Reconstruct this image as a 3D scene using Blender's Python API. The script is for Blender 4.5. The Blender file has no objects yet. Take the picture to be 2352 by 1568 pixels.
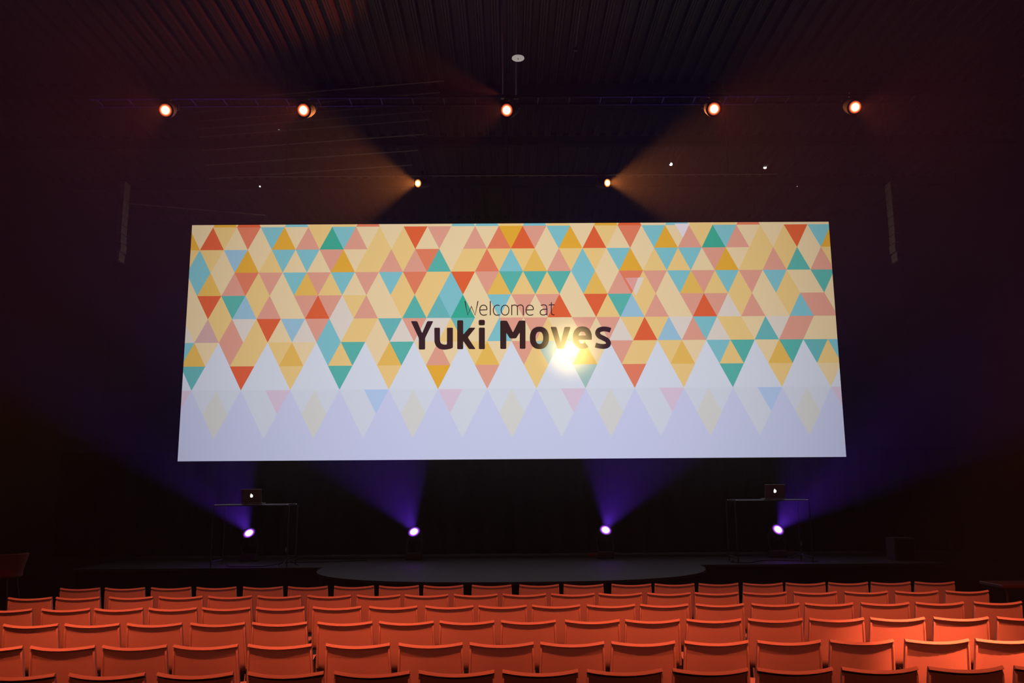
import bpy, bmesh, math, random
from mathutils import Vector, Matrix

# ------------------------------------------------------------------ camera
F_PX, CXP, CYP = 1940.0, 1176.0, 784.0
CAM_H = 1.885
TILT, ROLL, YAW = 0.175236, -0.006889, 0.004572
sc = bpy.context.scene
COL = sc.collection
fwd = Vector((math.sin(YAW)*math.cos(TILT), math.cos(YAW)*math.cos(TILT), math.sin(TILT)))
r0 = Vector((math.cos(YAW), -math.sin(YAW), 0))
u0 = r0.cross(fwd)
RT = r0*math.cos(ROLL) + u0*math.sin(ROLL)
UP = -r0*math.sin(ROLL) + u0*math.cos(ROLL)
CAM = Vector((0, 0, CAM_H))
cam = bpy.data.cameras.new('camera')
cam.sensor_fit = 'HORIZONTAL'; cam.sensor_width = 36.0
cam.lens = F_PX/2352.0*36.0
cam.clip_start = 0.05; cam.clip_end = 200
camo = bpy.data.objects.new('camera', cam); COL.objects.link(camo)
camo.matrix_world = Matrix((
    (RT.x, UP.x, -fwd.x, CAM.x), (RT.y, UP.y, -fwd.y, CAM.y),
    (RT.z, UP.z, -fwd.z, CAM.z), (0, 0, 0, 1)))
sc.camera = camo

def at(px, py, D):
    """world point at depth y = D on the line of sight through a pixel of the 2352x1568 frame"""
    d = fwd + RT*((px-CXP)/F_PX) + UP*((CYP-py)/F_PX)
    return CAM + d*(D/d.y)

# ------------------------------------------------------------------ world haze, exposure
HAZE = 0.0025
w = bpy.data.worlds.new('world'); sc.world = w; w.use_nodes = True
nt = w.node_tree; nt.nodes.clear()
wo = nt.nodes.new('ShaderNodeOutputWorld')
bg = nt.nodes.new('ShaderNodeBackground'); bg.inputs[0].default_value = (0, 0, 0, 1); bg.inputs[1].default_value = 0
vs = nt.nodes.new('ShaderNodeVolumeScatter')
vs.inputs['Color'].default_value = (0.92, 0.92, 0.95, 1); vs.inputs['Density'].default_value = HAZE
vs.inputs['Anisotropy'].default_value = 0.25
nt.links.new(bg.outputs[0], wo.inputs['Surface']); nt.links.new(vs.outputs[0], wo.inputs['Volume'])

sc.view_settings.view_transform = 'Standard'
sc.view_settings.look = 'None'
sc.view_settings.exposure = 0.0
sc.view_settings.gamma = 1.0
sc.view_settings.use_curve_mapping = False
cy = sc.cycles
cy.max_bounces = 1; cy.diffuse_bounces = 1; cy.glossy_bounces = 1; cy.transmission_bounces = 1
cy.volume_bounces = 0; cy.transparent_max_bounces = 4
cy.caustics_reflective = False; cy.caustics_refractive = False
cy.use_denoising = True
cy.use_light_tree = False
cy.sample_clamp_indirect = 4.0

# ------------------------------------------------------------------ house lamps above the seating, added fill behind
RED = (1.0, 0.135, 0.045)
AMBER = (1.0, 0.27, 0.05)
VIOLET = (0.19, 0.035, 1.0)

def spot(name, loc, aim, power, color, half_deg, blend=0.5, radius=0.05):
    l = bpy.data.lights.new(name, 'SPOT')
    l.energy = power; l.color = color; l.spot_size = math.radians(2*half_deg); l.spot_blend = blend
    l.shadow_soft_size = radius
    o = bpy.data.objects.new(name, l); COL.objects.link(o)
    o.location = loc
    o.rotation_euler = (Vector(aim)-Vector(loc)).to_track_quat('-Z', 'Y').to_euler()
    return o

for x in (-4.8, -2.4, 0.0, 2.4, 4.8):
    spot('house_lamp', (x, 3.0, 7.2), (x*1.04, 7.5, 0.6), 1620, RED, 21, 1.0, 0.16)
for x in (-3.2, 3.2):
    spot('added_fill', (x, -2.6, 5.6), (x*0.9, 7.6, 0.7), 240, RED, 24, 1.0, 0.2)  # added unseen fill from behind the camera, lifts the shadows on the chairs
spot('house_spot', (4.6, 3.3, 7.2), (3.55, 6.75, 0.5), 8000, RED, 8.5, 0.75, 0.04)

# ------------------------------------------------------------------ helpers
def srgb(c):
    o = []
    for v in c[:3]:
        v = v/255.0
        o.append(v/12.92 if v <= 0.04045 else ((v+0.055)/1.055)**2.4)
    return (o[0], o[1], o[2], 1.0)

MATS = {}
def mat(name, col, rough=0.6, metal=0.0, var=0.15, scale=40.0, bump=0.0, emit=None, estr=0.0, spec=0.4):
    if name in MATS: return MATS[name]
    m = bpy.data.materials.new(name); m.use_nodes = True
    n = m.node_tree.nodes; L = m.node_tree.links
    b = n['Principled BSDF']
    b.inputs['Roughness'].default_value = rough; b.inputs['Metallic'].default_value = metal
    b.inputs['Specular IOR Level'].default_value = spec
    tc = n.new('ShaderNodeTexCoord'); no = n.new('ShaderNodeTexNoise')
    no.inputs['Scale'].default_value = scale; no.inputs['Detail'].default_value = 3
    L.new(tc.outputs['Object'], no.inputs['Vector'])
    mx = n.new('ShaderNodeMix'); mx.data_type = 'RGBA'
    mx.inputs['A'].default_value = (col[0]*(1-var), col[1]*(1-var), col[2]*(1-var), 1)
    mx.inputs['B'].default_value = (min(1, col[0]*(1+var)), min(1, col[1]*(1+var)), min(1, col[2]*(1+var)), 1)
    L.new(no.outputs['Fac'], mx.inputs['Factor']); L.new(mx.outputs['Result'], b.inputs['Base Color'])
    if bump > 0:
        bp = n.new('ShaderNodeBump'); bp.inputs['Strength'].default_value = bump; bp.inputs['Distance'].default_value = 0.004
        L.new(no.outputs['Fac'], bp.inputs['Height']); L.new(bp.outputs['Normal'], b.inputs['Normal'])
    if emit:
        b.inputs['Emission Color'].default_value = (*emit, 1); b.inputs['Emission Strength'].default_value = estr
    m.cycles.emission_sampling = 'NONE'
    MATS[name] = m
    return m

def obj(name, bm, material, parent=None, smooth=False):
    me = bpy.data.meshes.new(name); bm.normal_update(); bm.to_mesh(me); bm.free()
    if smooth:
        for p in me.polygons: p.use_smooth = True
        me.set_sharp_from_angle(angle=math.radians(38))
    if material: me.materials.append(material)
    o = bpy.data.objects.new(name, me); COL.objects.link(o)
    if parent: o.parent = parent
    return o

def tag(o, label=None, cat=None, group=None, kind=None):
    if label: o['label'] = label
    if cat: o['category'] = cat
    if group: o['group'] = group
    if kind: o['kind'] = kind
    return o

def thing(name, label, cat, loc=(0, 0, 0), rotz=0.0, group=None):
    o = bpy.data.objects.new(name, None); COL.objects.link(o)
    o.empty_display_size = 0.2
    o.location = loc; o.rotation_euler = (0, 0, rotz)
    return tag(o, label, cat, group)

def copy_tree(o, parent=None):
    c = o.copy(); COL.objects.link(c)
    if parent: c.parent = parent
    for ch in o.children: copy_tree(ch, c)
    return c

def box(bm, c, s, bev=0.0, M=None):
    r = bmesh.ops.create_cube(bm, size=1.0)
    vs_ = r['verts']
    for v in vs_:
        v.co = Vector((v.co.x*s[0], v.co.y*s[1], v.co.z*s[2]))
    if bev > 0:
        es = list({e for v in vs_ for e in v.link_edges})
        rb = bmesh.ops.bevel(bm, geom=es, offset=bev, segments=2, affect='EDGES', profile=0.5)
        vs_ = list({v for f in rb['faces'] for v in f.verts} | {v for v in vs_ if v.is_valid})
    for v in vs_:
        v.co = v.co + Vector(c)
        if M is not None: v.co = M @ v.co
    return vs_

def tube(bm, pts, r, seg=8, cap=True):
    """swept tube through points; r is a number or a list of radii"""
    pts = [Vector(p) for p in pts]; n = len(pts); rings = []
    up = None
    for i, p in enumerate(pts):
        d = (pts[min(i+1, n-1)] - pts[max(i-1, 0)])
        if d.length < 1e-9: d = Vector((0, 0, 1))
        d.normalize()
        a = Vector((0, 0, 1)) if abs(d.z) < 0.9 else Vector((1, 0, 0))
        s = d.cross(a).normalized(); t = s.cross(d).normalized()
        rr = r[i] if isinstance(r, (list, tuple)) else r
        rings.append([bm.verts.new(p + (s*math.cos(2*math.pi*k/seg) + t*math.sin(2*math.pi*k/seg))*rr) for k in range(seg)])
    for i in range(n-1):
        for k in range(seg):
            k2 = (k+1) % seg
            bm.faces.new((rings[i][k], rings[i][k2], rings[i+1][k2], rings[i+1][k]))
    if cap:
        bm.faces.new(list(reversed(rings[0]))); bm.faces.new(rings[-1])

def lathe(bm, prof, seg=20, M=None):
    """revolve (radius, z) pairs about local z; M places it"""
    rings = []
    for r, z in prof:
        ring = []
        for k in range(seg):
            a = 2*math.pi*k/seg
            v = Vector((r*math.cos(a), r*math.sin(a), z))
            ring.append(bm.verts.new(M @ v if M is not None else v))
        rings.append(ring)
    for i in range(len(rings)-1):
        for k in range(seg):
            k2 = (k+1) % seg
            bm.faces.new((rings[i][k], rings[i][k2], rings[i+1][k2], rings[i+1][k]))
    bm.faces.new(list(reversed(rings[0]))); bm.faces.new(rings[-1])

def frame(loc, axis):
    q = Vector(axis).normalized().to_track_quat('Z', 'Y')
    return Matrix.Translation(Vector(loc)) @ q.to_matrix().to_4x4()

M_BLACK = mat('black_paint', (0.008, 0.008, 0.009), 0.75, spec=0.2)
M_BLKMET = mat('black_metal', (0.03, 0.03, 0.032), 0.5, 0.0)
M_STEEL = mat('grey_steel', (0.30, 0.29, 0.29), 0.45, 0.6)
M_CHROME = mat('chrome', (0.75, 0.75, 0.77), 0.18, 1.0, var=0.03)
M_FLOOR = mat('dark_floor', (0.010, 0.009, 0.009), 0.7, spec=0.2)
M_DECK = mat('stage_deck', (0.05, 0.046, 0.048), 0.7, scale=6, spec=0.2)
M_DRAPE = mat('black_drape', (0.006, 0.006, 0.007), 0.95, scale=120, spec=0.05)
M_ROOF = mat('roof_deck_steel', (0.024, 0.021, 0.0195), 0.6, 0.0, scale=5)
M_CHAIR = mat('chair_plastic', (0.72, 0.53, 0.52), 0.55, var=0.06, scale=160, bump=0.15, spec=0.3)
M_LEG = mat('chair_steel', (0.55, 0.54, 0.53), 0.35, 0.8)

# ------------------------------------------------------------------ room shell
XW, YB, YF, ZC = 12.5, 26.0, -4.0, 10.6
def struct(name, bm, m): return tag(obj(name, bm, m), kind='structure')
bm = bmesh.new(); box(bm, (0, (YB+YF)/2, -0.1), (2*XW+0.4, YB-YF+0.4, 0.2)); struct('floor', bm, M_FLOOR)
bm = bmesh.new(); box(bm, (-XW-0.1, (YB+YF)/2, ZC/2), (0.2, YB-YF, ZC)); struct('wall_left', bm, M_BLACK)
bm = bmesh.new(); box(bm, (XW+0.1, (YB+YF)/2, ZC/2), (0.2, YB-YF, ZC)); struct('wall_right', bm, M_BLACK)
bm = bmesh.new(); box(bm, (0, YB+0.1, ZC/2), (2*XW, 0.2, ZC)); struct('wall_back', bm, M_BLACK)
bm = bmesh.new(); box(bm, (0, YF-0.1, ZC/2), (2*XW, 0.2, ZC)); struct('wall_front', bm, M_BLACK)
# trapezoidal steel roof deck, ribs running towards the stage
bm = bmesh.new()
PIT = 0.30; prof = []
x = -XW - 0.2
while x < XW + 0.2:
    prof += [(x, ZC), (x+0.11, ZC), (x+0.125, ZC-0.125), (x+0.155, ZC-0.125), (x+0.165, ZC-0.110),
             (x+0.175, ZC-0.125), (x+0.205, ZC-0.125), (x+0.215, ZC-0.110), (x+0.225, ZC-0.125), (x+0.265, ZC-0.125)]
    x += PIT
rows_ = []
for y in (YF-0.2, YB+0.2):
    rows_.append([bm.verts.new((px_, y, z_)) for px_, z_ in prof])
for i in range(len(prof)-1):
    bm.faces.new((rows_[0][i], rows_[0][i+1], rows_[1][i+1], rows_[1][i]))
bm2 = bm
box(bm, (0, (YB+YF)/2, ZC+0.13), (2*XW+0.4, YB-YF+0.4, 0.2))
struct('ceiling', bm, M_ROOF)
# roof beams crossing under the deck
for i, (y, dz) in enumerate(((16.9, 0.0), (19.6, 0.0), (22.4, 0.0))):
    bm = bmesh.new()
    box(bm, (0, y, ZC-0.10), (2*XW, 0.14, 0.03)); box(bm, (0, y, ZC-0.36), (2*XW, 0.14, 0.03)); box(bm, (0, y, ZC-0.23), (2*XW, 0.012, 0.24))
    struct('trim_%d' % (i+1), bm, M_BLACK)

# ------------------------------------------------------------------ stage
SZ = 0.60; SY0 = 15.15; SY1 = 25.5
st = thing('stage_platform', 'low dark grey stage platform below the big screen with rounded apron', 'stage', (0, SY0, 0))
def local(bm, o):
    for v in bm.verts: v.co -= Vector(o.location)
bm = bmesh.new(); box(bm, (0, (SY0+SY1)/2, SZ-0.02), (15.2, SY1-SY0, 0.04)); local(bm, st); obj('deck', bm, M_DECK, st)
bm = bmesh.new(); box(bm, (0, SY0+0.06, (SZ-0.04)/2), (15.1, 0.04, SZ-0.04)); local(bm, st); obj('fascia', bm, M_BLACK, st)
def apron_pts(n=40, k=1.0):
    out = []
    for i in range(n+1):
        a = math.pi*i/n
        c, s = math.cos(a), math.sin(a)
        X = -3.28*math.copysign(abs(c)**0.72, c)*k; Y = SY0 - 2.60*(abs(s)**0.85)*k
        out.append((X+0.03, Y))
    return out
bm = bmesh.new()
ap = apron_pts()
top = [bm.verts.new((a, b, SZ)) for a, b in ap]; bot = [bm.verts.new((a, b, SZ-0.04)) for a, b in ap]
bm.faces.new(top); bm.faces.new(list(reversed(bot)))
for i in range(len(ap)):
    j = (i+1) % len(ap); bm.faces.new((top[i], bot[i], bot[j], top[j]))
local(bm, st); bmesh.ops.recalc_face_normals(bm, faces=bm.faces); obj('apron', bm, M_DECK, st)
bm = bmesh.new()
ap = apron_pts(40, 0.985)
top = [bm.verts.new((a, b, SZ-0.04)) for a, b in ap]; bot = [bm.verts.new((a, b, 0)) for a, b in ap]
for i in range(len(ap)-1):
    bm.faces.new((top[i], bot[i], bot[i+1], top[i+1]))
local(bm, st); obj('apron_fascia', bm, M_BLACK, st)

# black drape closing the stage below and beside the screen
def drape(name, x0, x1, y, z0, z1, label):
    bm = bmesh.new(); n = int((x1-x0)/0.05); a = []; b = []
    for i in range(n+1):
        X = x0 + (x1-x0)*i/n
        Y = y + 0.055*math.sin(X*2*math.pi/0.42) + 0.02*math.sin(X*2*math.pi/1.13+1)
        a.append(bm.verts.new((X, Y, z0))); b.append(bm.verts.new((X, Y, z1)))
    for i in range(n): bm.faces.new((a[i], a[i+1], b[i+1], b[i]))
    o = obj(name, bm, M_DRAPE, smooth=True)
    sm = o.modifiers.new('thickness', 'SOLIDIFY'); sm.thickness = 0.008
    return tag(o, label, 'curtain')
drape('backdrop_curtain', -9.5, 9.5, 18.1, SZ+0.005, 2.75, 'pleated black curtain closing the stage below the screen')

# ------------------------------------------------------------------ projection screen
DS = 17.2
SCX, SCZ, SW, SH = 0.07246, CAM_H + 3.11113, 13.49787, 4.95049
KX0, KA = -6.22891, 0.2518917
RZ0, RB = CAM_H + 5.532439, 0.4953306
XL, XR, ZT, ZB = SCX-SW/2, SCX+SW/2, SCZ+SH/2, SCZ-SH/2
PAL = {
 'C': (232, 206, 162), 'Y': (233, 197, 128), 'G': (228, 182, 88), 'O': (226, 168, 52), 'R': (222, 96, 52),
 'S': (224, 124, 92), 'P': (222, 156, 136), 'B': (126, 190, 200), 'L': (152, 190, 212), 'T': (88, 176, 166),
 'D': (56, 168, 144), 'K': (220, 208, 198), 'M': (206, 166, 162), 'W': (212, 216, 229), 'V': (199, 202, 232),
 'F': (208, 212, 225), 'N': (210, 209, 206), 'p': (214, 192, 212), 'b': (176, 198, 232), 'A': (104, 178, 180),
 'H': (160, 190, 186)}
# one string per band of triangles, first letter = half-column -2 (bands run from the top down)
BANDS = [
 'OCRYCSCBOCPYDBPCYCYRCPCCPCSORPCBOCRYCSCBOCPYDBPCYCYRCBO',
 'YBYCLOCYBCBCPOCYYPYPSTCYYSYBYGCPYBYCBOCYBYBCPOCYYPYTCPY',
 'CBGCPSYPCBGPYBCPCBYSYYBRCPGTYTYTCBGCPSYPCBGPYBYPCBYCCTC',
 'CCRYTLYPCCPRPKYPCCYTYABDCCBCPCPRCCRYTLYPCCPRPKYPCCYBPPC',
 'KCMYPKYRCLKPBKYYCAKPKKYACCBPCPYCCPCPKYRYLKPBKYYCAKPPCCC',
 'BGCWPYYWYGCWBYTWCGTWCPCWYGCWPYHWHGCWPYYWYGCWBYTWCGTWAYB',
 None, None, None, None]
# fix-ups for lengths: half-columns -2..52
def band_color(r, k):
    if r == -1:
        if k % 2 == 0: return 'C'
        return {1: 'O', 3: 'R', 7: 'B', 9: 'Y', 11: 'Y', 13: 'S', 21: 'B', 23: 'B', 25: 'Y', 27: 'B', 29: 'Y', 33: 'O', 35: 'R',
                39: 'B', 41: 'Y', 43: 'Y', 45: 'S'}.get(k, 'C')
    if r <= 5:
        i = k+2
        s = BANDS[r]
        return s[i] if 0 <= i < len(s) else s[-1]
    if r == 6:
        return {-1: 'A', 3: 'R', 7: 'Y', 11: 'T', 15: 'Y', 19: 'O', 23: 'P', 27: 'Y', 31: 'H', 35: 'S', 39: 'Y', 43: 'T', 47: 'Y', 51: 'C'}.get(k, 'W')
    if r == 7:
        if k in (-2, 6, 20, 30, 38, 52): return 'p'
        if k in (14, 46): return 'b'
        if k % 4 == 3: return 'V'
        if k % 8 == 1: return 'N'
        return 'F'
    if r == 8:
        if k % 8 == 1: return 'N'
        if k % 8 == 5: return 'F'
        return 'V'
    return 'V'

def clip_poly(poly):
    def side(poly, inside, inter):
        out = []
        for i in range(len(poly)):
            a, b = poly[i-1], poly[i]
            if inside(b):
                if not inside(a): out.append(inter(a, b))
                out.append(b)
            elif inside(a): out.append(inter(a, b))
        return out
    def ix(xc): return lambda a, b: (xc, a[1]+(b[1]-a[1])*(xc-a[0])/(b[0]-a[0]))
    def iz(zc): return lambda a, b: (a[0]+(b[0]-a[0])*(zc-a[1])/(b[1]-a[1]), zc)
    for ins, it in ((lambda p: p[0] >= XL, ix(XL)), (lambda p: p[0] <= XR, ix(XR)), (lambda p: p[1] >= ZB, iz(ZB)), (lambda p: p[1] <= ZT, iz(ZT))):
        if not poly: return poly
        poly = side(poly, ins, it)
    return poly

scr = thing('projection_screen', 'huge glowing projection screen with coloured triangle pattern and welcome text', 'screen', (SCX, DS, SCZ))
def screen_mat():
    m = bpy.data.materials.new('projected_picture'); m.use_nodes = True
    n = m.node_tree.nodes; L = m.node_tree.links; n.clear()
    out = n.new('ShaderNodeOutputMaterial')
    att = n.new('ShaderNodeAttribute'); att.attribute_name = 'picture'
    tc = n.new('ShaderNodeTexCoord')
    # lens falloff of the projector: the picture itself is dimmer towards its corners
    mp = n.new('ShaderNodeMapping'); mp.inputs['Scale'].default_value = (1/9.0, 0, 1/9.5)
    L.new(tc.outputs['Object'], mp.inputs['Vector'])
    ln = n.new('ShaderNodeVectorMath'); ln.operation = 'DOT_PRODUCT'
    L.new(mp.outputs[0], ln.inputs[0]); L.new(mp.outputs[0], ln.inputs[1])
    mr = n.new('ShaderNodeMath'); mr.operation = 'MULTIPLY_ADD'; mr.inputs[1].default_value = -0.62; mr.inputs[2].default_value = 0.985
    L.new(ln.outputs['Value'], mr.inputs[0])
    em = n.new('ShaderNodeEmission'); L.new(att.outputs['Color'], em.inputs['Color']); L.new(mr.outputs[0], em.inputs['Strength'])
    # rear-projection fabric: a little of the projector's own beam comes straight through
    rf = n.new('ShaderNodeBsdfRefraction'); rf.inputs['IOR'].default_value = 1.45; rf.inputs['Roughness'].default_value = 0.52
    rf.inputs['Color'].default_value = (0.65, 0.47, 0.17, 1)
    rf2 = n.new('ShaderNodeBsdfRefraction'); rf2.inputs['IOR'].default_value = 1.45; rf2.inputs['Roughness'].default_value = 0.2
    rf2.inputs['Color'].default_value = (0.07, 0.07, 0.09, 1)
    ad = n.new('ShaderNodeAddShader'); ad2 = n.new('ShaderNodeAddShader')
    L.new(em.outputs[0], ad.inputs[0]); L.new(rf.outputs[0], ad.inputs[1])
    L.new(ad.outputs[0], ad2.inputs[0]); L.new(rf2.outputs[0], ad2.inputs[1])
    L.new(ad2.outputs[0], out.inputs['Surface'])
    m.cycles.emission_sampling = 'NONE'
    return m
M_PIC = screen_mat()

def flat_mesh(name, polys, parent, y):
    """polys: list of (points (X,Z), srgb colour) lying on the screen plane"""
    verts, faces, cols = [], [], []
    for pts, c in polys:
        b = len(verts)
        verts += [(p[0]-SCX, y-DS, p[1]-SCZ) for p in pts]
        faces.append(list(range(b, b+len(pts)))); cols.append(srgb(c))
    me = bpy.data.meshes.new(name); me.from_pydata(verts, [], faces); me.update()
    at_ = me.color_attributes.new('picture', 'FLOAT_COLOR', 'CORNER')
    for p, c in zip(me.polygons, cols):
        for li in p.loop_indices: at_.data[li].color = c
    me.materials.append(M_PIC)
    o = bpy.data.objects.new(name, me); COL.objects.link(o); o.parent = parent
    return o
# make all faces wind the same way (normals towards the audience)
def orient(pts):
    a = sum(pts[i-1][0]*pts[i][1]-pts[i][0]*pts[i-1][1] for i in range(len(pts)))
    return pts if a > 0 else list(reversed(pts))
polys = []
for r in range(-1, 10):
    zt, zb = RZ0-RB*r, RZ0-RB*(r+1)
    for k in range(-4, 55):
        xa, xm, xb = KX0+KA*(k-1), KX0+KA*k, KX0+KA*(k+1)
        up = (k % 2 == 0) == (r % 2 == 0)
        tri = [(xa, zb), (xb, zb), (xm, zt)] if up else [(xa, zt), (xm, zb), (xb, zt)]
        q = clip_poly(tri)
        if len(q) >= 3: polys.append((orient(q), PAL[band_color(r, max(-2, min(52, k)))]))

def on_screen(px, py):
    p = at(px, py, DS); return (p.x, p.z)
# loose triangles drifting over the pattern
fl = [([(1549, 513.6), (1584, 513.4), (1569, 545)], (226, 212, 222)),
      ([(1436, 638), (1466, 637), (1454, 668)], (224, 158, 152)),
      ([(1466, 637), (1480, 637), (1461, 679), (1454, 668)], (224, 208, 196))]
drift = [(orient([on_screen(*p) for p in pts]), c) for pts, c in fl]

# lettering, traced as outlines / strokes on the screen plane
INK = (54, 32, 34)
def L1(p): return (930+p[0]/9.408, 680+p[1]/9.408)
def L2(p): return (1160+p[0]/9.408, 680+p[1]/9.408)
def round_outline(pts, rad):
    """round the corners of an outline (pixel space)"""
    out = []; n = len(pts)
    for i in range(n):
        a, b, c = Vector(pts[i-1]), Vector(pts[i]), Vector(pts[(i+1) % n])
        d1, d2 = a-b, c-b
        r_ = min(rad, d1.length*0.4, d2.length*0.4)
        p1, p2 = b+d1.normalized()*r_, b+d2.normalized()*r_
        for t in (0, 0.5, 1):
            q = p1*(1-t)**2 + b*2*t*(1-t) + p2*t*t
            out.append((q.x, q.y))
    return out
def outline_polys(pts, conv, rad=22):
    return [orient([on_screen(*conv(p)) for p in round_outline(pts, rad)])]
def smooth_path(pts, n=8):
    P = [Vector(p) for p in pts]; out = []
    for i in range(len(P)-1):
        a, b, c, d = P[max(i-1, 0)], P[i], P[i+1], P[min(i+2, len(P)-1)]
        for j in range(n):
            t = j/n
            out.append(0.5*((2*b)+(c-a)*t+(2*a-5*b+4*c-d)*t*t+(3*b-a-3*c+d)*t**3))
    out.append(P[-1]); return out
def stroke_polys(pts, width, conv, smooth=False):
    P = smooth_path(pts) if smooth else [Vector(p) for p in pts]
    h = width/2; out = []; Ls, Rs = [], []
    for i, p in enumerate(P):
        d1 = (P[i]-P[i-1]).normalized() if i > 0 else None
        d2 = (P[i+1]-P[i]).normalized() if i < len(P)-1 else None
        d1 = d1 or d2; d2 = d2 or d1
        n1 = Vector((-d1.y, d1.x)); n2 = Vector((-d2.y, d2.x)); m = (n1+n2)
        m = m/max(0.5, m.dot(n1)) if m.length > 1e-6 else n1
        Ls.append(p+m*h); Rs.append(p-m*h)
    for i in range(len(P)-1):
        out.append(orient([on_screen(*conv(q)) for q in (Ls[i], Ls[i+1], Rs[i+1], Rs[i])]))
    return out
def ring_polys(cx_, cy_, rx, ry, ix_, iy_, conv, a0=0, a1=360, n=40, e=0.88):
    out = []; pr = None
    for i in range(n+1):
        a = math.radians(a0+(a1-a0)*i/n); c, s = math.cos(a), math.sin(a)
        c, s = math.copysign(abs(c)**e, c), math.copysign(abs(s)**e, s)
        q = ((cx_+rx*c, cy_-ry*s), (cx_+ix_*c, cy_-iy_*s))
        if pr: out.append(orient([on_screen(*conv(t)) for t in (pr[0], q[0], q[1], pr[1])]))
        pr = q
    return out
letters = []   # list of polygon lists, one per glyph
letters.append(outline_polys([(128, 538), (265, 538), (372, 800), (485, 538), (615, 538), (437, 905), (437, 1152), (300, 1152), (300, 905)], L1))
letters.append(outline_polys([(635, 680), (758, 680), (758, 960), (775, 1015), (830, 1045), (908, 1045), (908, 680), (1037, 680), (1037, 1115), (990, 1135), (900, 1152), (830, 1157), (740, 1137), (670, 1075), (638, 990)], L1, 18))
letters.append(outline_polys([(1130, 520), (1260, 520), (1260, 830), (1390, 680), (1528, 680), (1360, 890), (1528, 1143), (1385, 1143), (1260, 965), (1260, 1146), (1130, 1146)], L1))
letters.append(outline_polys([(1598, 678), (1728, 678), (1728, 1144), (1598, 1144)], L1) + outline_polys([(1594, 510), (1728, 510), (1728, 630), (1594, 630)], L1, 30))
letters.append(outline_polys([(-104, 528), (42, 528), (172, 785), (300, 526), (442, 526), (442, 1137), (318, 1137), (318, 785), (238, 912), (105, 912), (27, 790), (27, 1140), (-104, 1140)], L2))
letters.append(ring_polys(742, 900, 207, 243, 82, 132, L2))
letters.append(outline_polys([(983, 663), (1110, 663), (1205, 1000), (1285, 663), (1417, 663), (1272, 1137), (1133, 1137)], L2))
letters.append(ring_polys(1670, 895, 207, 243, 84, 130, L2, 0, 308) + outline_polys([(1585, 848), (1876, 848), (1876, 940), (1585, 940)], L2, 8))
letters.append(stroke_polys([(2280, 738), (2210, 715), (2120, 708), (2030, 735), (2000, 800), (2040, 865), (2120, 905), (2200, 950), (2236, 1010), (2215, 1062), (2140, 1085), (2040, 1078), (1953, 1055)], 106, L2, True))
TW = 21
letters.append(stroke_polys([(1297, 105), (1355, 408), (1437, 222), (1517, 408), (1580, 105)], TW+2, L1))
def e_glyph(dx): return [(1619+dx, 298), (1774+dx, 292)], [(1774+dx, 292), (1768+dx, 240), (1735+dx, 203), (1697+dx, 194), (1655+dx, 206), (1626+dx, 248), (1617+dx, 310), (1632+dx, 372), (1665+dx, 402), (1710+dx, 410), (1772+dx, 397)]
a_, b_ = e_glyph(0); letters.append(stroke_polys(a_, TW, L1) + stroke_polys(b_, TW, L1, True))
letters.append(stroke_polys([(1845, 105), (1845, 412)], TW, L1))
letters.append(stroke_polys([(2048, 203), (1990, 194), (1940, 218), (1916, 265), (1911, 310), (1924, 368), (1955, 402), (1995, 410), (2048, 400)], TW, L1, True))
letters.append(ring_polys(2165, 302, 93, 116, 74, 96, L1, e=0.92))
letters.append(stroke_polys([(145, 412), (145, 185)], TW, L2) + stroke_polys([(145, 212), (190, 192), (235, 196), (262, 222), (268, 265), (268, 330), (268, 412)], TW, L2, True) + stroke_polys([(264, 222), (300, 196), (345, 190), (382, 212), (394, 255), (395, 330), (395, 412)], TW, L2, True))
a_, b_ = e_glyph(-1162); letters.append(stroke_polys(a_, TW, L2) + stroke_polys(b_, TW, L2, True))
letters.append(stroke_polys([(772, 202), (815, 189), (862, 190), (895, 215), (905, 262), (906, 330), (906, 412)], TW, L2, True) + stroke_polys([(906, 284), (850, 282), (800, 292), (768, 320), (760, 355), (775, 392), (815, 406), (860, 402), (906, 378)], TW, L2, True))
letters.append(stroke_polys([(1000, 130), (1000, 250), (1001, 350), (1012, 388), (1040, 402), (1068, 402)], TW, L2, True) + stroke_polys([(943, 190), (1066, 184)], TW, L2))
# weave pattern, drifting triangles and letters into one flat picture without overlaps
from mathutils.geometry import delaunay_2d_cdt
cv, ce = [], []
def feed(pts):
    b = len(cv); n = len(pts); cv.extend(Vector(p) for p in pts); ce.extend((b+i, b+(i+1) % n) for i in range(n))
def inside(p, poly):
    c = False
    for i in range(len(poly)):
        (xa, za), (xb, zb) = poly[i-1], poly[i]
        if (za > p[1]) != (zb > p[1]) and p[0] < (xb-xa)*(p[1]-za)/(zb-za)+xa: c = not c
    return c
for pts, c in polys: feed(pts)
over = [(('drifting_triangle', i), pts, c) for i, (pts, c) in enumerate(drift)]
over += [(('letter', gi), pts, INK) for gi, g in enumerate(letters) for pts in g]
for _, pts, _ in over: feed(pts)
over = [(o_, pts, c, min(p[0] for p in pts), max(p[0] for p in pts), min(p[1] for p in pts), max(p[1] for p in pts)) for o_, pts, c in over]
ov, oe, of, _, _, _ = delaunay_2d_cdt(cv, ce, [], 0, 1e-5)
def pattern_color(p):
    r = math.floor((RZ0-p[1])/RB); fz = (RZ0-p[1])/RB-r
    u = (p[0]-KX0)/KA
    k = math.floor(u)
    for q in (k, k+1):       # the triangle of half-column q that holds the point
        up = (q % 2 == 0) == (r % 2 == 0)
        if abs(u-q) <= (fz if up else 1-fz)+1e-9:
            return PAL[band_color(r, max(-2, min(52, q)))]
    return PAL['C']
buckets = {}
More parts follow.
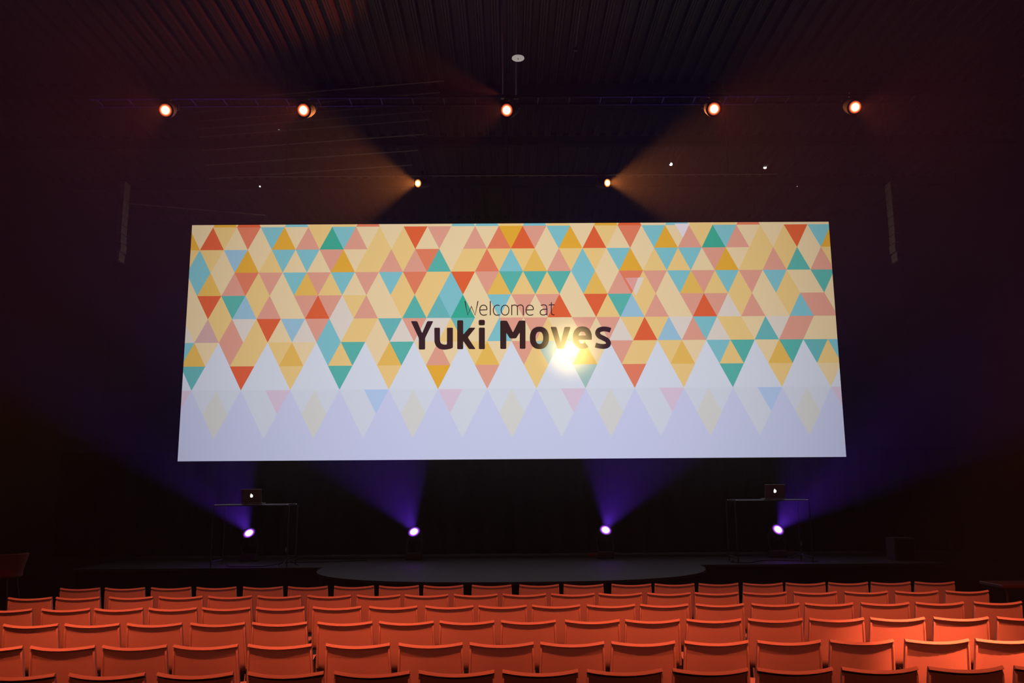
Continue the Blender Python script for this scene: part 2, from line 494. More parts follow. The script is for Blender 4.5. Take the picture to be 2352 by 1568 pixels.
for f in of:
    pts = [(ov[i].x, ov[i].y) for i in f]
    cen = (sum(p[0] for p in pts)/len(pts), sum(p[1] for p in pts)/len(pts))
    owner, col = 'picture', None
    for o_, poly, c, xa, xb, za, zb in over:
        if xa <= cen[0] <= xb and za <= cen[1] <= zb and inside(cen, poly): owner, col = o_, c
    if col is None: col = pattern_color(cen)
    buckets.setdefault(owner, []).append((orient(pts), col))
for owner, fp in buckets.items():
    flat_mesh(owner if isinstance(owner, str) else owner[0], fp, scr, DS)
# slim black tensioning frame behind the fabric edge
for (c, s) in (((SCX, DS+0.05, ZT-0.02), (SW, 0.05, 0.04)), ((SCX, DS+0.05, ZB+0.02), (SW, 0.05, 0.04)),
               ((XL+0.02, DS+0.05, SCZ), (0.04, 0.05, SH-0.08)), ((XR-0.02, DS+0.05, SCZ), (0.04, 0.05, SH-0.08))):
    bm = bmesh.new(); box(bm, (c[0]-SCX, c[1]-DS, c[2]-SCZ), s); obj('frame_bar', bm, M_BLACK, scr)
# the rear projector's lens: its beam is seen through the fabric as the hot spot
S = at(1310, 804, DS); d = (S-CAM); d = d/d.y
PJ = S + Vector((d.x/1.45, 1.0, d.z/1.45))*5.0
spot('projector_lens', PJ, S, 20, (1.0, 0.98, 0.95), 9, 0.6, 0.07)
for wx in (-0.2, 0.2, 1):   # suspension wires of the screen
    bm = bmesh.new(); tube(bm, [(wx*5.2, 0.05, SH/2), (wx*5.2, 0.05, ZC-0.04-SCZ)], 0.006, 6); obj('suspension_wire', bm, M_BLKMET, scr)

# ------------------------------------------------------------------ seating
DX = [10.30, 9.417, 8.492, 7.514, 6.450, 5.481]
LEFTS = [
 [139, 242, 348, 452, 559, 662, 768, 871, 973, 1084, 1193, 1295, 1405, 1504, 1605, 1707, 1805, 1903, 2001, 2102],
 [20, 130, 252, 366, 479, 592, 707, 820, 930, 1043, 1155, 1266, 1375, 1487, 1596, 1707, 1823, 1940, 2056, 2172],
 [-36, 97, 218, 342, 465, 589, 719, 848, 977, 1099, 1222, 1348, 1470, 1598, 1726, 1849, 1978, 2103, 2237],
 [9, 150, 293, 438, 580, 730, 871, 1010, 1151, 1298, 1436, 1577, 1718, 1859, 1999, 2145, 2290],
 [-94, 72, 237, 400, 570, 749, 916, 1079, 1241, 1404, 1572, 1739, 1906, 2079, 2241],
 [-46, 160, 362, 570, 768, 962, 1154, 1348, 1545, 1739, 1934, 2132, 2331]]
HWT, HWB = 0.2325, 0.250
US = [-1, -0.985, -0.95, -0.92, -0.75, -0.5, -0.25, 0, 0.25, 0.5, 0.75, 0.92, 0.95, 0.985, 1]
def back_mesh():
    bm = bmesh.new()
    rear = [(0.012, 0.796), (0.0085, 0.8025), (0.006, 0.8035), (0.003, 0.8025), (-0.0145, 0.7885), (-0.0155, 0.7865), (-0.0135, 0.7845), (0.009, 0.7775),
            (0.013, 0.75), (0.022, 0.69), (0.035, 0.61), (0.05, 0.53), (0.066, 0.455), (0.082, 0.41), (0.102, 0.388), (0.135, 0.378)]
    front = [(0.137, 0.390), (0.108, 0.400), (0.093, 0.42), (0.078, 0.46), (0.062, 0.535), (0.047, 0.615), (0.034, 0.695), (0.024, 0.75), (0.018, 0.78)]
    sec = rear + front
    NR = len(rear)
    grid = []
    for u in US:
        ring = []
        for i, (y, z) in enumerate(sec):
            t = max(0, min(1, (0.80-z)/0.42))
            hw = HWT + (HWB-HWT)*t
            Y = y - (0.055-0.02*t)*(1-u*u)
            Z = z - 0.014*(1-u*u)*(1-t)
            if 8 <= i < NR-2 and abs(u) >= 0.945: Y -= 0.016   # side flange
            if abs(u) > 0.98: hw_ = hw
            else: hw_ = hw
            ring.append(bm.verts.new((u*hw_, Y, Z)))
        grid.append(ring)
    n = len(sec)
    for a in range(len(US)-1):
        for b in range(n):
            c = (b+1) % n
            bm.faces.new((grid[a][b], grid[a][c], grid[a+1][c], grid[a+1][b]))
    bm.faces.new(grid[0]); bm.faces.new(list(reversed(grid[-1])))
    bmesh.ops.recalc_face_normals(bm, faces=bm.faces)
    return bm
def seat_mesh():
    bm = bmesh.new(); N = 8; Mv = 8; top, bot = [], []
    for i in range(N+1):
        t = i/N; y = 0.115 + 0.43*t
        z = 0.398 + 0.055*math.sin(min(1, t*1.25)*math.pi/2) - 0.03*max(0, t-0.8)/0.2*max(0, t-0.8)/0.2
        hw = 0.235 - 0.02*t*t
        ra, rb = [], []
        for j in range(Mv+1):
            u = -1+2*j/Mv
            zz = z - 0.014*(1-u*u)
            ra.append(bm.verts.new((u*hw, y, zz))); rb.append(bm.verts.new((u*hw*0.985, y, zz-0.014)))
        top.append(ra); bot.append(rb)
    for i in range(N):
        for j in range(Mv):
            bm.faces.new((top[i][j], top[i][j+1], top[i+1][j+1], top[i+1][j]))
            bm.faces.new((bot[i][j], bot[i+1][j], bot[i+1][j+1], bot[i][j+1]))
    for i in range(N):
        bm.faces.new((top[i][0], top[i+1][0], bot[i+1][0], bot[i][0])); bm.faces.new((top[i+1][Mv], top[i][Mv], bot[i][Mv], bot[i+1][Mv]))
    for j in range(Mv):
        bm.faces.new((top[0][j+1], top[0][j], bot[0][j], bot[0][j+1])); bm.faces.new((top[N][j], top[N][j+1], bot[N][j+1], bot[N][j]))
    bmesh.ops.recalc_face_normals(bm, faces=bm.faces)
    return bm
def make_chair():
    t = thing('stacking_chair', 'orange-lit plastic stacking chair', 'chair')
    obj('backrest', back_mesh(), M_CHAIR, t, True)
    obj('seat', seat_mesh(), M_CHAIR, t, True)
    for sx in (-1, 1):
        for fr in (0, 1):
            bm = bmesh.new()
            if fr: tube(bm, [(sx*0.185, 0.47, 0.415), (sx*0.20, 0.49, 0.36), (sx*0.222, 0.53, 0.002)], 0.011, 8)
            else: tube(bm, [(sx*0.185, 0.20, 0.395), (sx*0.20, 0.17, 0.34), (sx*0.222, 0.06, 0.002)], 0.011, 8)
            obj('leg', bm, M_LEG, t, True)
    bm = bmesh.new()
    for y, z in ((0.20, 0.382), (0.47, 0.405)): tube(bm, [(-0.19, y, z), (0.19, y, z)], 0.009, 8)
    for sx in (-1, 1): tube(bm, [(sx*0.185, 0.20, 0.385), (sx*0.185, 0.47, 0.408)], 0.009, 8)
    obj('seat_frame', bm, M_LEG, t, True)
    return t
ORD = ['first', 'second', 'third', 'fourth', 'fifth', 'sixth', 'seventh', 'eighth', 'ninth', 'tenth', 'eleventh', 'twelfth', 'thirteenth',
       'fourteenth', 'fifteenth', 'sixteenth', 'seventeenth', 'eighteenth', 'nineteenth', 'twentieth', 'twenty-first']
ROWN = ['front row nearest the stage', 'second row from the stage', 'third row from the stage', 'fourth row from the stage',
        'fifth row from the stage', 'rearmost row along the bottom edge']
rnd = random.Random(4)
chair0 = make_chair(); used = False
for ri, (D, Ls) in enumerate(zip(DX, LEFTS)):
    ytop = [1342, 1364, 1389, 1423, 1471, 1537][ri]
    for ci, px in enumerate(Ls):
        c = chair0 if not used else copy_tree(chair0)
        used = True
        X = at(px, ytop, D).x + HWT
        c.location = (X, D, 0); c.rotation_euler = (0, 0, rnd.uniform(-0.012, 0.012))
        pos = 'leftmost' if ci == 0 else ('rightmost' if ci == len(Ls)-1 else ORD[ci]+' from the left')
        c['label'] = 'orange-lit plastic chair, %s in the %s' % (pos, ROWN[ri])
        c['group'] = 'chairs in the ' + ROWN[ri]

# ------------------------------------------------------------------ stage lamps
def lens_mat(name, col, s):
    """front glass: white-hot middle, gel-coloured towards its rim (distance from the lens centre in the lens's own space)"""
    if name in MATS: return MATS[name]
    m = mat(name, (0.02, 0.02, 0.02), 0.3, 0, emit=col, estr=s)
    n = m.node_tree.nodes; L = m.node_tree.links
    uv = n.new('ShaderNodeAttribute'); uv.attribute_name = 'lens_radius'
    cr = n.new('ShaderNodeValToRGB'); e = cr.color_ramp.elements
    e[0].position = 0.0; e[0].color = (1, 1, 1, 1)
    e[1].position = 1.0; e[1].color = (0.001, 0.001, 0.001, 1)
    for p_, v_ in ((0.54, 1.0), (0.62, 0.14), (0.72, 0.05), (0.85, 0.014)):  # rim glow fades outward in place of the lamp's halo
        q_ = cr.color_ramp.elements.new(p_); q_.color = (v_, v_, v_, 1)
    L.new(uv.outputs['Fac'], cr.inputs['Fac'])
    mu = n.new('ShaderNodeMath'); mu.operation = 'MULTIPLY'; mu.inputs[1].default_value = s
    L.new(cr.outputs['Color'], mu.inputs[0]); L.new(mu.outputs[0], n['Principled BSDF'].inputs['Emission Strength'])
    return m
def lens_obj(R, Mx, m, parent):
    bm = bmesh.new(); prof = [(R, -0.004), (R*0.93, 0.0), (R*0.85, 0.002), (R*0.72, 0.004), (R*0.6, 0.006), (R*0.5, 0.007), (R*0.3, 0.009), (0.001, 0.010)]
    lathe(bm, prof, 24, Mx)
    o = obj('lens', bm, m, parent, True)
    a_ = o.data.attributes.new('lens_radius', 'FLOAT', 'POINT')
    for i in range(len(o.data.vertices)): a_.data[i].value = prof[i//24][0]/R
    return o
def hang_lamp(loc, aim, color, power, half, label, lens_r, top_z, lens_str, warm, group):
    loc = Vector(loc); ax = (Vector(aim)-loc).normalized()
    t = thing('stage_lamp', label, 'lamp', loc, 0, group)
    Mx = frame((0, 0, 0), ax)
    bm = bmesh.new()
    lathe(bm, [(lens_r*0.55, -0.34), (lens_r*0.9, -0.32), (lens_r*1.15, -0.2), (lens_r*1.3, -0.02), (lens_r*1.3, 0.01), (lens_r*1.04, 0.01), (lens_r*1.04, -0.012)], 20, Mx)
    obj('housing', bm, M_BLACK, t, True)
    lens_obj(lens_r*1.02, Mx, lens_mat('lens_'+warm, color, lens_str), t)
    # yoke and clamp up to the pipe
    mid = ax*-0.16; side = ax.cross(Vector((0, 0, 1))).normalized()*(lens_r*1.3+0.02)
    hz = top_z-loc.z
    bm = bmesh.new()
    tube(bm, [mid+side, mid+side+Vector((0, 0, hz*0.6)), mid+Vector((0, 0, hz-0.05)), mid-side+Vector((0, 0, hz*0.6)), mid-side], 0.012, 6)
    obj('yoke', bm, M_BLKMET, t)
    bm = bmesh.new(); box(bm, mid+Vector((0, 0, hz-0.02)), (0.06, 0.07, 0.10), 0.008); obj('clamp', bm, M_BLKMET, t)
    l = spot('lamp_light', loc+ax*0.03, loc+ax*3, power, color, half, 0.45, 0.04)
    return t
TD = 12.5
UPPER = [((380, 253), (60, 285, 8.2), 'far left'), ((697, 253), (420, 268, 9.0), 'second from the left'), ((1164, 253), (890, 272, 9.2), 'middle'),
         ((1640, 250), (1850, 300, 8.8), 'second from the right'), ((1964, 246), (2240, 290, 9.0), 'far right')]
TZ = at(1176, 222, TD).z
for (px, aim, w_) in UPPER:
    p = at(px[0], px[1], TD)
    hang_lamp(p, at(*aim), RED, 310, 17, 'red-orange stage lamp on the upper truss, %s of the five' % w_, 0.10, TZ, 40, 'red', 'lamps on the upper truss')
LD = 16.2
LZ = at(1176, 395, LD).z
for px, aim, w_ in (((960, 421), (640, 415, 13.0), 'left'), ((1395, 420), (1730, 400, 13.0), 'right')):
    hang_lamp(at(px[0], px[1], LD), at(*aim), AMBER, 2600, 25, 'amber lamp above the screen throwing its beam to the %s' % w_, 0.085, LZ, 40, 'amber', 'amber lamps above the screen')

# ladder truss carrying the five upper lamps
tr = thing('lighting_truss', 'thin dark ladder truss carrying the five red-orange lamps', 'truss', (0, TD, TZ))
for dy in (0, 0.27):
    bm = bmesh.new(); tube(bm, [(-6.6, dy, 0), (6.6, dy, 0)], 0.024, 8); obj('chord', bm, M_BLACK, tr)
for i in range(27):
    bm = bmesh.new(); tube(bm, [(-6.5+i*0.5, 0, 0), (-6.5+i*0.5, 0.27, 0)], 0.012, 6); obj('rung', bm, M_BLACK, tr)
pp = thing('lighting_pipe', 'dark horizontal pipe holding the two amber lamps above the screen', 'pipe', (0, LD-0.1, LZ))
bm = bmesh.new(); tube(bm, [(-5.5, 0.25, 0), (5.5, 0.25, 0)], 0.025, 8); obj('tube', bm, M_BLKMET, pp)
for x_ in (-4.5, 0, 4.5):
    bm = bmesh.new(); tube(bm, [(x_, 0.25, 0), (x_, 0.25, ZC-0.04-LZ)], 0.012, 6); obj('hanger', bm, M_BLKMET, pp)
# the two bright drop rods, the white disc and the thin third rod
M_ROD = mat('rod_grey', (0.80, 0.76, 0.75), 0.5)
def rod(p0, p1, r, label):
    o = thing('hanging_rod', label, 'rod', p0)
    bm = bmesh.new(); tube(bm, [(0, 0, 0), Vector(p1)-Vector(p0)], r, 8); obj('shaft', bm, M_ROD, o, True)
    bm = bmesh.new(); box(bm, (0, 0, 0.01), (0.07, 0.07, 0.06), 0.01); obj('bracket', bm, M_BLKMET, o)
    return o
p = at(1155, 224, TD); rod(p, (p.x-0.02, p.y, ZC-0.06), 0.013, 'thin grey rod left of the white disc, dropping to the truss')
p = at(1185, 226, TD+0.27); rod(p, (p.x+0.03, p.y, ZC-0.06), 0.013, 'thin grey rod behind the white disc, dropping to the truss')
d = fwd + RT*((1333-CXP)/F_PX) + UP*((CYP-17)/F_PX); q = CAM + d*((ZC-0.08-CAM_H)/d.z); p = at(1322, 115, q.y+0.4); o = rod(p, q, 0.006, 'very thin rod with small knob, right of the white disc')
bm = bmesh.new(); lathe(bm, [(0.01, -0.03), (0.035, -0.02), (0.035, 0.01), (0.012, 0.03)], 12, Matrix.Translation(q-p)); obj('knob', bm, M_ROD, o, True)
dp = at(1190, 134, 12.2)
dl = thing('ceiling_disc', 'small round white disc fitting hanging under the ceiling beside the rods', 'lamp', dp)
bm = bmesh.new(); lathe(bm, [(0.095, -0.006), (0.099, 0.0), (0.095, 0.012), (0.03, 0.022)], 28); obj('disc', bm, mat('disc_added_glow', (0.75, 0.73, 0.70), 0.6, emit=(0.30, 0.285, 0.26), estr=0.85), dl, True)  # even glow added to brighten the disc, not a known lamp
bm = bmesh.new(); lathe(bm, [(0.008, -0.012), (0.01, -0.006)], 10); obj('screw', bm, M_BLKMET, dl)
bm = bmesh.new(); tube(bm, [(0, 0, 0.02), (0, 0, ZC-0.06-dp.z)], 0.004, 6); obj('wire', bm, M_BLKMET, dl)

# violet floor spotlights
LED = [((572, 1224), (500, 1085, 15.3), 'leftmost, behind the left table'), ((951, 1221), (895, 1085, 15.3), 'second from the left'),
       ((1391, 1217), (1432, 1085, 15.3), 'third from the left'), ((1787, 1216), (1865, 1105, 15.3), 'rightmost, behind the right table')]
FD = 16.6
for px, aim, w_ in LED:
    p = at(px[0], px[1], FD); ax = (at(*aim)-p).normalized()
    t = thing('floor_spotlight', 'violet moving-head spotlight on the stage floor, %s' % w_, 'spotlight', (p.x, p.y, SZ), 0, 'violet spotlights along the stage back')
    off = p - Vector((p.x, p.y, SZ))
    Mx = frame(off, ax)
    bm = bmesh.new(); box(bm, (0, 0.1, 0.075), (0.30, 0.26, 0.11), 0.012); obj('base', bm, M_BLKMET, t)
    for sx in (-1, 1):
        bm = bmesh.new(); box(bm, (sx*0.13, 0.1, 0.01), (0.04, 0.22, 0.02), 0.004); obj('foot', bm, M_BLACK, t)
    c = off - ax*0.15
    for sx in (-1, 1):
        bm = bmesh.new()
        tube(bm, [(sx*0.13, 0.1, 0.12), (sx*0.155, 0.1, 0.24), (c.x+sx*0.14, c.y, c.z)], 0.02, 8); obj('yoke_arm', bm, M_BLKMET, t)
    bm = bmesh.new(); lathe(bm, [(0.06, -0.30), (0.1, -0.28), (0.128, -0.15), (0.13, -0.01), (0.13, 0.012), (0.12, 0.012), (0.12, -0.005)], 20, Mx); obj('head', bm, M_BLKMET, t, True)
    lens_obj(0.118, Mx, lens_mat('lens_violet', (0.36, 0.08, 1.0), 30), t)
    spot('spotlight_light', p+ax*0.04, p+ax*2, 2500, VIOLET, 24, 0.25, 0.05)

# ------------------------------------------------------------------ tables with laptops
M_TOP = mat('table_top', (0.05, 0.045, 0.045), 0.4)
M_ALU = mat('aluminium', (0.60, 0.56, 0.54), 0.38, 0.9, var=0.04)
M_KEYS = mat('keyboard_black', (0.02, 0.02, 0.02), 0.5)
def table(x0, x1, y, ztop, label):
    cx_ = (x0+x1)/2; wd = x1-x0; h = ztop-SZ; dp_ = 0.62
    t = thing('standing_table', label, 'table', (cx_, y, SZ), 0, 'standing tables on the stage')
    bm = bmesh.new(); box(bm, (0, dp_/2, h-0.015), (wd-0.04, dp_, 0.03), 0.006); obj('table_top', bm, M_TOP, t)
    for sy in (0, 1):
        bm = bmesh.new(); tube(bm, [(-wd/2, sy*dp_, h-0.02), (wd/2, sy*dp_, h-0.02)], 0.013, 8); obj('edge_rail', bm, M_CHROME, t, True)
    for sx in (-1, 1):
        for sy in (0, 1):
            bm = bmesh.new(); tube(bm, [(sx*wd/2, sy*dp_, h-0.02), (sx*(wd/2+0.015), sy*dp_, h-0.06), (sx*(wd/2+0.015), sy*dp_, 0.001)], 0.014, 8); obj('leg', bm, M_BLKMET, t, True)
        bm = bmesh.new(); tube(bm, [(sx*(wd/2+0.015), 0, 0.10), (sx*(wd/2+0.015), dp_, 0.10)], 0.01, 8); obj('stretcher', bm, M_BLKMET, t, True)
    return t
ld, rd = 15.25, 15.35
tl = at(493, 1158, ld); trr = at(662, 1154, ld)
TLZ = tl.z
table(tl.x, trr.x, ld, TLZ, 'tall dark table with chrome legs, left side of the stage')
tl2 = at(1690, 1147, rd); tr2 = at(1856, 1147, rd)
table(tl2.x, tr2.x, rd, tl2.z, 'tall dark table with chrome legs, right side of the stage')
def laptop(x, y, z, wd, rz, label):
    t = thing('laptop', label, 'laptop', (x, y, z), rz, 'laptops on the tables')
    bm = bmesh.new(); box(bm, (0, -0.12, 0.009), (wd, 0.25, 0.016), 0.004); b = obj('base', bm, M_ALU, t)
    bm = bmesh.new(); box(bm, (0, -0.09, 0.0185), (wd*0.84, 0.11, 0.003)); obj('keyboard', bm, M_KEYS, b)
    # lid faces away from the audience's side of the table: its back is towards us
    tilt = math.radians(-13)
    Mx = Matrix.Translation(Vector((0, 0.0, 0.018))) @ Matrix.Rotation(tilt, 4, 'X')
    bm = bmesh.new(); box(bm, (0, 0, 0.125), (wd, 0.008, 0.25), 0.003, Mx); lid = obj('lid', bm, M_ALU, t)
    bm = bmesh.new(); box(bm, (0, -0.0045, 0.125), (wd*0.93, 0.001, 0.225), 0, Mx); obj('display', bm, mat('laptop_display', (0.02, 0.02, 0.02), 0.3, emit=(0.6, 0.65, 0.75), estr=0.6), lid)
    # glowing fruit emblem with a leaf
    bm = bmesh.new(); ring = []
    for i in range(24):
        a = 2*math.pi*i/24; r_ = 0.028*(1-0.10*abs(math.cos(a))**8 + 0.0) 
        if -0.5 < ((a+math.pi) % (2*math.pi))-math.pi < 0.5: r_ *= 0.80
        X, Z = r_*math.cos(a)*0.95, r_*math.sin(a)
        if abs(a-math.pi/2) < 0.3: Z -= 0.004
        ring.append(bm.verts.new(Mx @ Vector((X, 0.0052, 0.128+Z))))
    bm.faces.new(ring)
    lf = [bm.verts.new(Mx @ Vector((a_, 0.0052, 0.128+b_))) for a_, b_ in ((0.0, 0.029), (0.009, 0.034), (0.011, 0.044), (0.002, 0.038))]
    bm.faces.new(lf)
    bmesh.ops.solidify(bm, geom=bm.faces[:], thickness=0.0006)
    obj('emblem', bm, mat('emblem_glow', (0.9, 0.9, 0.9), 0.4, emit=(1, 0.97, 0.92), estr=2.2), lid)
    return t
# laptops are turned so that their lids' backs face the hall
lp = at(575, 1156, ld+0.18); laptop(lp.x, ld+0.26, TLZ+0.001, 0.37, math.pi, 'silver laptop with glowing emblem, open on the left stage table')
lp = at(1783, 1148, rd+0.18); laptop(lp.x, rd+0.26, tl2.z+0.001, 0.37, math.pi, 'silver laptop with glowing emblem, open on the right stage table')

# added unseen spot by the middle truss lamp, lighting a patch of roof deck
roof_spot_loc = at(1164, 253, TD) + Vector((-0.1, 0.1, 0.3))
spot('added_roof_spot', roof_spot_loc, (-4.35, 14.2, ZC), 1200, RED, 16, 1.0, 0.03)
# low tripod stands and cables beside the tables
def tripod(p, label):
    t = thing('tripod_stand', label, 'stand', (p.x, p.y, SZ), 0, 'low tripod stands on the stage')
    bm = bmesh.new(); tube(bm, [(0, 0, 0.06), (0.01, 0, 0.26)], 0.012, 8); obj('pole', bm, M_BLKMET, t)
    for k in range(3):
        a = 0.4+k*2*math.pi/3
        bm = bmesh.new(); tube(bm, [(0, 0, 0.12), (0.22*math.cos(a), 0.22*math.sin(a), 0.008)], 0.009, 6); obj('leg', bm, M_BLKMET, t)
    bm = bmesh.new(); lathe(bm, [(0.016, 0.24), (0.026, 0.26), (0.026, 0.31), (0.012, 0.33)], 10); obj('clip', bm, M_STEEL, t, True)
tripod(at(657, 1300, 15.5), 'low black tripod stand beside the left table leg')
tripod(at(1842, 1284, 16.2), 'low black tripod stand under the right table')
def cable(pts, label, r=0.008):
    P = [Vector(q) for q in pts]; S_ = []
    for i in range(len(P)-1):
        a, b, c, d_ = P[max(i-1, 0)], P[i], P[i+1], P[min(i+2, len(P)-1)]
        for j in range(6):
            s = j/6; S_.append(0.5*((2*b)+(c-a)*s+(2*a-5*b+4*c-d_)*s*s+(3*b-a-3*c+d_)*s**3))
    S_.append(P[-1])
    bm = bmesh.new(); tube(bm, S_, r, 6); tag(obj('power_cable', bm, M_BLACK, smooth=True), label, 'cable')
z0 = SZ+0.009
cable([(tl.x+0.12, ld+0.5, z0), (tl.x+0.3, ld+0.12, z0), (tl.x+0.75, ld+0.08, z0), (trr.x-0.38, ld+0.25, z0), (trr.x-0.2, ld+0.85, z0), (trr.x+0.5, ld+1.0, z0), (trr.x+1.2, ld+1.3, z0)], 'black cable snaking over the stage under the left table')
cable([(tl2.x+0.02, rd+0.45, z0), (tl2.x-0.08, rd+0.2, z0), (tl2.x+0.2, rd+0.05, z0), (tl2.x+0.6, rd+0.5, z0), (tr2.x-0.1, rd+0.35, z0), (tr2.x+0.2, rd+0.25, z0)], 'black cable curling over the stage under the right table')
p = at(1360, 1272, 17.3)
fb = thing('floor_box', 'small flat reddish box on the stage under the third violet spotlight', 'box', (p.x, 17.3, SZ))
bm = bmesh.new(); box(bm, (0, 0, 0.03), (0.2, 0.14, 0.06), 0.008); obj('body', bm, mat('reddish_plastic', (0.35, 0.12, 0.10), 0.5), fb)
bm = bmesh.new(); box(bm, (0, 0, 0.063), (0.18, 0.12, 0.006), 0.002); obj('lid', bm, mat('reddish_plastic', (0.35, 0.12, 0.10), 0.5), fb)
# loudspeaker at the right end of the stage
a = at(2063, 1293, 15.6); b = at(2112, 1293, 15.6)
sp = thing('monitor_speaker', 'dark loudspeaker box standing at the right end of the stage', 'loudspeaker', ((a.x+b.x)/2, 15.7, SZ))
bm = bmesh.new(); box(bm, (0, 0.18, 0.20), (b.x-a.x, 0.36, 0.40), 0.012); obj('cabinet', bm, M_BLKMET, sp)
bm = bmesh.new(); box(bm, (0, -0.004, 0.20), (b.x-a.x-0.05, 0.012, 0.35), 0.004); obj('grille', bm, M_BLACK, sp)

# ------------------------------------------------------------------ hanging columns beside the screen and rigging
M_COLG = mat('column_grey', (0.16, 0.155, 0.155), 0.7, var=0.5, scale=14)
for sx, px, lab in ((-1, 274, 'slim grey speaker column hanging left of the screen'), (1, 2060, 'slim grey speaker column hanging right of the screen')):
    top_ = at(px, 420, 16.4); bot_ = at(px, 600, 16.4)
    t = thing('hanging_column', lab, 'column', (bot_.x, 16.4, bot_.z), 0, 'columns hanging beside the screen')
    H = top_.z-bot_.z; n = 9
    for i in range(n):
        zc_ = H*(i+0.5)/n; back = 0.12*max(0, (3-i))**1.4*0.12
        wdt = 0.055 if i == 0 else 0.105
        bm = bmesh.new(); box(bm, (0.012*max(0, 1-i)*sx, back, zc_), (wdt, 0.26, H/n-0.012), 0.008); obj('cabinet', bm, M_COLG, t)
    for dy in (-0.1, 0.1):
        bm = bmesh.new(); tube(bm, [(0, dy, H), (0, dy, ZC-0.06-bot_.z)], 0.006, 6); obj('chain', bm, M_BLKMET, t)
p0, p1 = at(282, 466, 16.4), at(610, 494, 17.6)
t = thing('guy_pipe', 'thin grey pipe slanting from the left column to the screen top', 'pipe', p0)
bm = bmesh.new(); tube(bm, [(0, 0, 0), p1-p0], 0.014, 8); obj('shaft', bm, M_COLG, t, True)
bm = bmesh.new(); box(bm, (0, 0, 0), (0.07, 0.07, 0.07), 0.01); obj('clamp', bm, M_BLKMET, t)

# rigging pipes under the roof above the stage, upper left
LINES = [(215, 16.6), (240, 17.5), (262, 18.1), (280, 18.6), (299, 19.1), (331, 20.0), (366, 21.0), (398, 22.0)]
names = ['first', 'second', 'third', 'fourth', 'fifth', 'sixth', 'seventh', 'eighth']
ZR = ZC-0.42
for i, (py, _) in enumerate(LINES):
    d = fwd + RT*((660-CXP)/F_PX) + UP*((CYP-py)/F_PX)
    P = CAM + d*((ZR-CAM_H)/d.z)
    t = thing('rigging_pipe', 'thin grey rigging pipe under the roof, %s counted down from the upper lamps' % names[i], 'pipe', P, -0.16, 'rigging pipes above the stage')
    bm = bmesh.new(); tube(bm, [(-2.2, 0, 0), (3.4, 0, 0)], 0.017, 8); obj('tube', bm, mat('pipe_dark', (0.16, 0.15, 0.14), 0.6), t)
    for x_ in (-1.9, 0.6, 3.1):
        bm = bmesh.new(); tube(bm, [(x_, 0, 0), (x_, 0, ZC-0.06-ZR)], 0.005, 5); obj('hanger', bm, M_BLKMET, t)

# tiny white emergency lamps near the roof
for px, py, r, e, lab in ((1541, 377, 0.042, 6, 'tiny white lamp under the roof, right of the amber lamp'),
                          (1757, 384, 0.045, 6, 'tiny white lamp under the roof, far right above the screen'),
                          (597, 428, 0.02, 4, 'tiny white lamp above the left part of the screen'),
                          (641, 299, 0.03, 0.12, 'tiny dim lamp below the second red-orange lamp'),
                          (1831, 428, 0.01, 0.6, 'faint pinpoint lamp above the screen right corner')):
    d = fwd + RT*((px-CXP)/F_PX) + UP*((CYP-py)/F_PX)
    P = CAM + d*((ZC-0.12-CAM_H)/d.z) if py < 400 else at(px, py, 19.5)
    t = thing('emergency_lamp', lab, 'lamp', P, 0, 'tiny white lamps near the roof')
    Mx = frame((0, 0, 0), (-0.25, -0.75, -0.6))
    bm = bmesh.new(); lathe(bm, [(r*0.7, -0.07), (r*1.15, -0.05), (r*1.15, 0.0), (r*1.02, 0.0)], 14, Mx); obj('housing', bm, M_BLKMET, t, True)
    bm = bmesh.new(); lathe(bm, [(r, 0.001), (r*0.6, 0.006), (0.002, 0.008)], 14, Mx); obj('bulb', bm, mat('white_lamp_%g' % e, (0.1, 0.1, 0.1), 0.4, emit=(1, 0.93, 0.82), estr=e), t, True)
    bm = bmesh.new(); tube(bm, [(0.0, 0.03, 0.02), (0, 0.04, ZC-0.06-P.z)], 0.006, 5); obj('stem', bm, M_BLKMET, t)

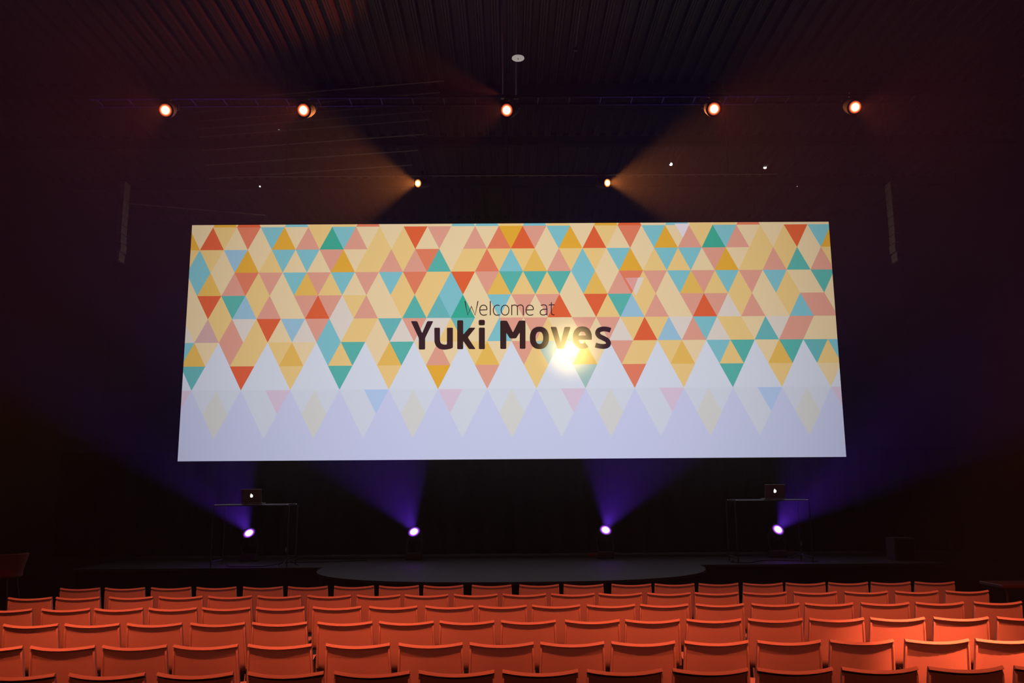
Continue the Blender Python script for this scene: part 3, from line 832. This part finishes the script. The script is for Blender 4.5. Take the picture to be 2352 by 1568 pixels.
# ------------------------------------------------------------------ furniture at the dark edges
M_REDF = mat('dark_red_fabric', (0.20, 0.045, 0.04), 0.85, scale=90, bump=0.3)
ad_ = 11.2
pl = at(14, 1272, ad_); pb = at(14, 1322, ad_)
t = thing('tub_chair', 'dark red tub chair in the shadow at the left edge', 'chair', (pl.x, ad_, 0), 0.0)
H1, H0 = pl.z, pb.z
def shell(h0, h1, r0_, r1_, th, a0, a1, name, m, par):
    bm = bmesh.new(); n = 24; rg = []
    for i in range(n+1):
        a = a0+(a1-a0)*i/n; c, s = math.cos(a), math.sin(a)
        rg.append([bm.verts.new((r*c, r*s*0.9, z)) for r, z in ((r0_, h0), (r1_, h1), (r1_-th*0.5, h1+0.012), (r1_-th, h1), (r0_-th, h0))])
    for i in range(n):
        for j in range(5):
            k = (j+1) % 5; bm.faces.new((rg[i][j], rg[i+1][j], rg[i+1][k], rg[i][k]))
    bm.faces.new(rg[0]); bm.faces.new(list(reversed(rg[-1])))
    bmesh.ops.recalc_face_normals(bm, faces=bm.faces); obj(name, bm, m, par, True)
shell(H0, H1, 0.20, 0.27, 0.05, math.radians(150), math.radians(390), 'backrest', M_REDF, t)
bm = bmesh.new(); lathe(bm, [(0.19, H0-0.02), (0.21, H0), (0.21, H0+0.07), (0.17, H0+0.09)], 24); obj('seat', bm, M_REDF, t, True)
for sx in (-1, 1):
    for sy in (-1, 1):
        bm = bmesh.new(); tube(bm, [(sx*0.10, sy*0.10, H0-0.01), (sx*0.23, sy*0.2, 0.002)], 0.011, 8); obj('leg', bm, M_BLKMET, t)
sd = 10.4
pa = at(2296, 1342, sd)
t = thing('side_table', 'small dark red-brown table in the shadow at the right edge', 'table', (pa.x+0.42, sd+0.2, 0))
bm = bmesh.new(); box(bm, (0, 0, pa.z-0.02), (0.84, 0.5, 0.04), 0.008); obj('table_top', bm, mat('dark_red_wood', (0.10, 0.03, 0.025), 0.5), t)
for sx in (-1, 1):
    for sy in (-1, 1):
        bm = bmesh.new(); tube(bm, [(sx*0.34, sy*0.2, pa.z-0.04), (sx*0.36, sy*0.22, 0.001)], 0.014, 8); obj('leg', bm, M_BLKMET, t)
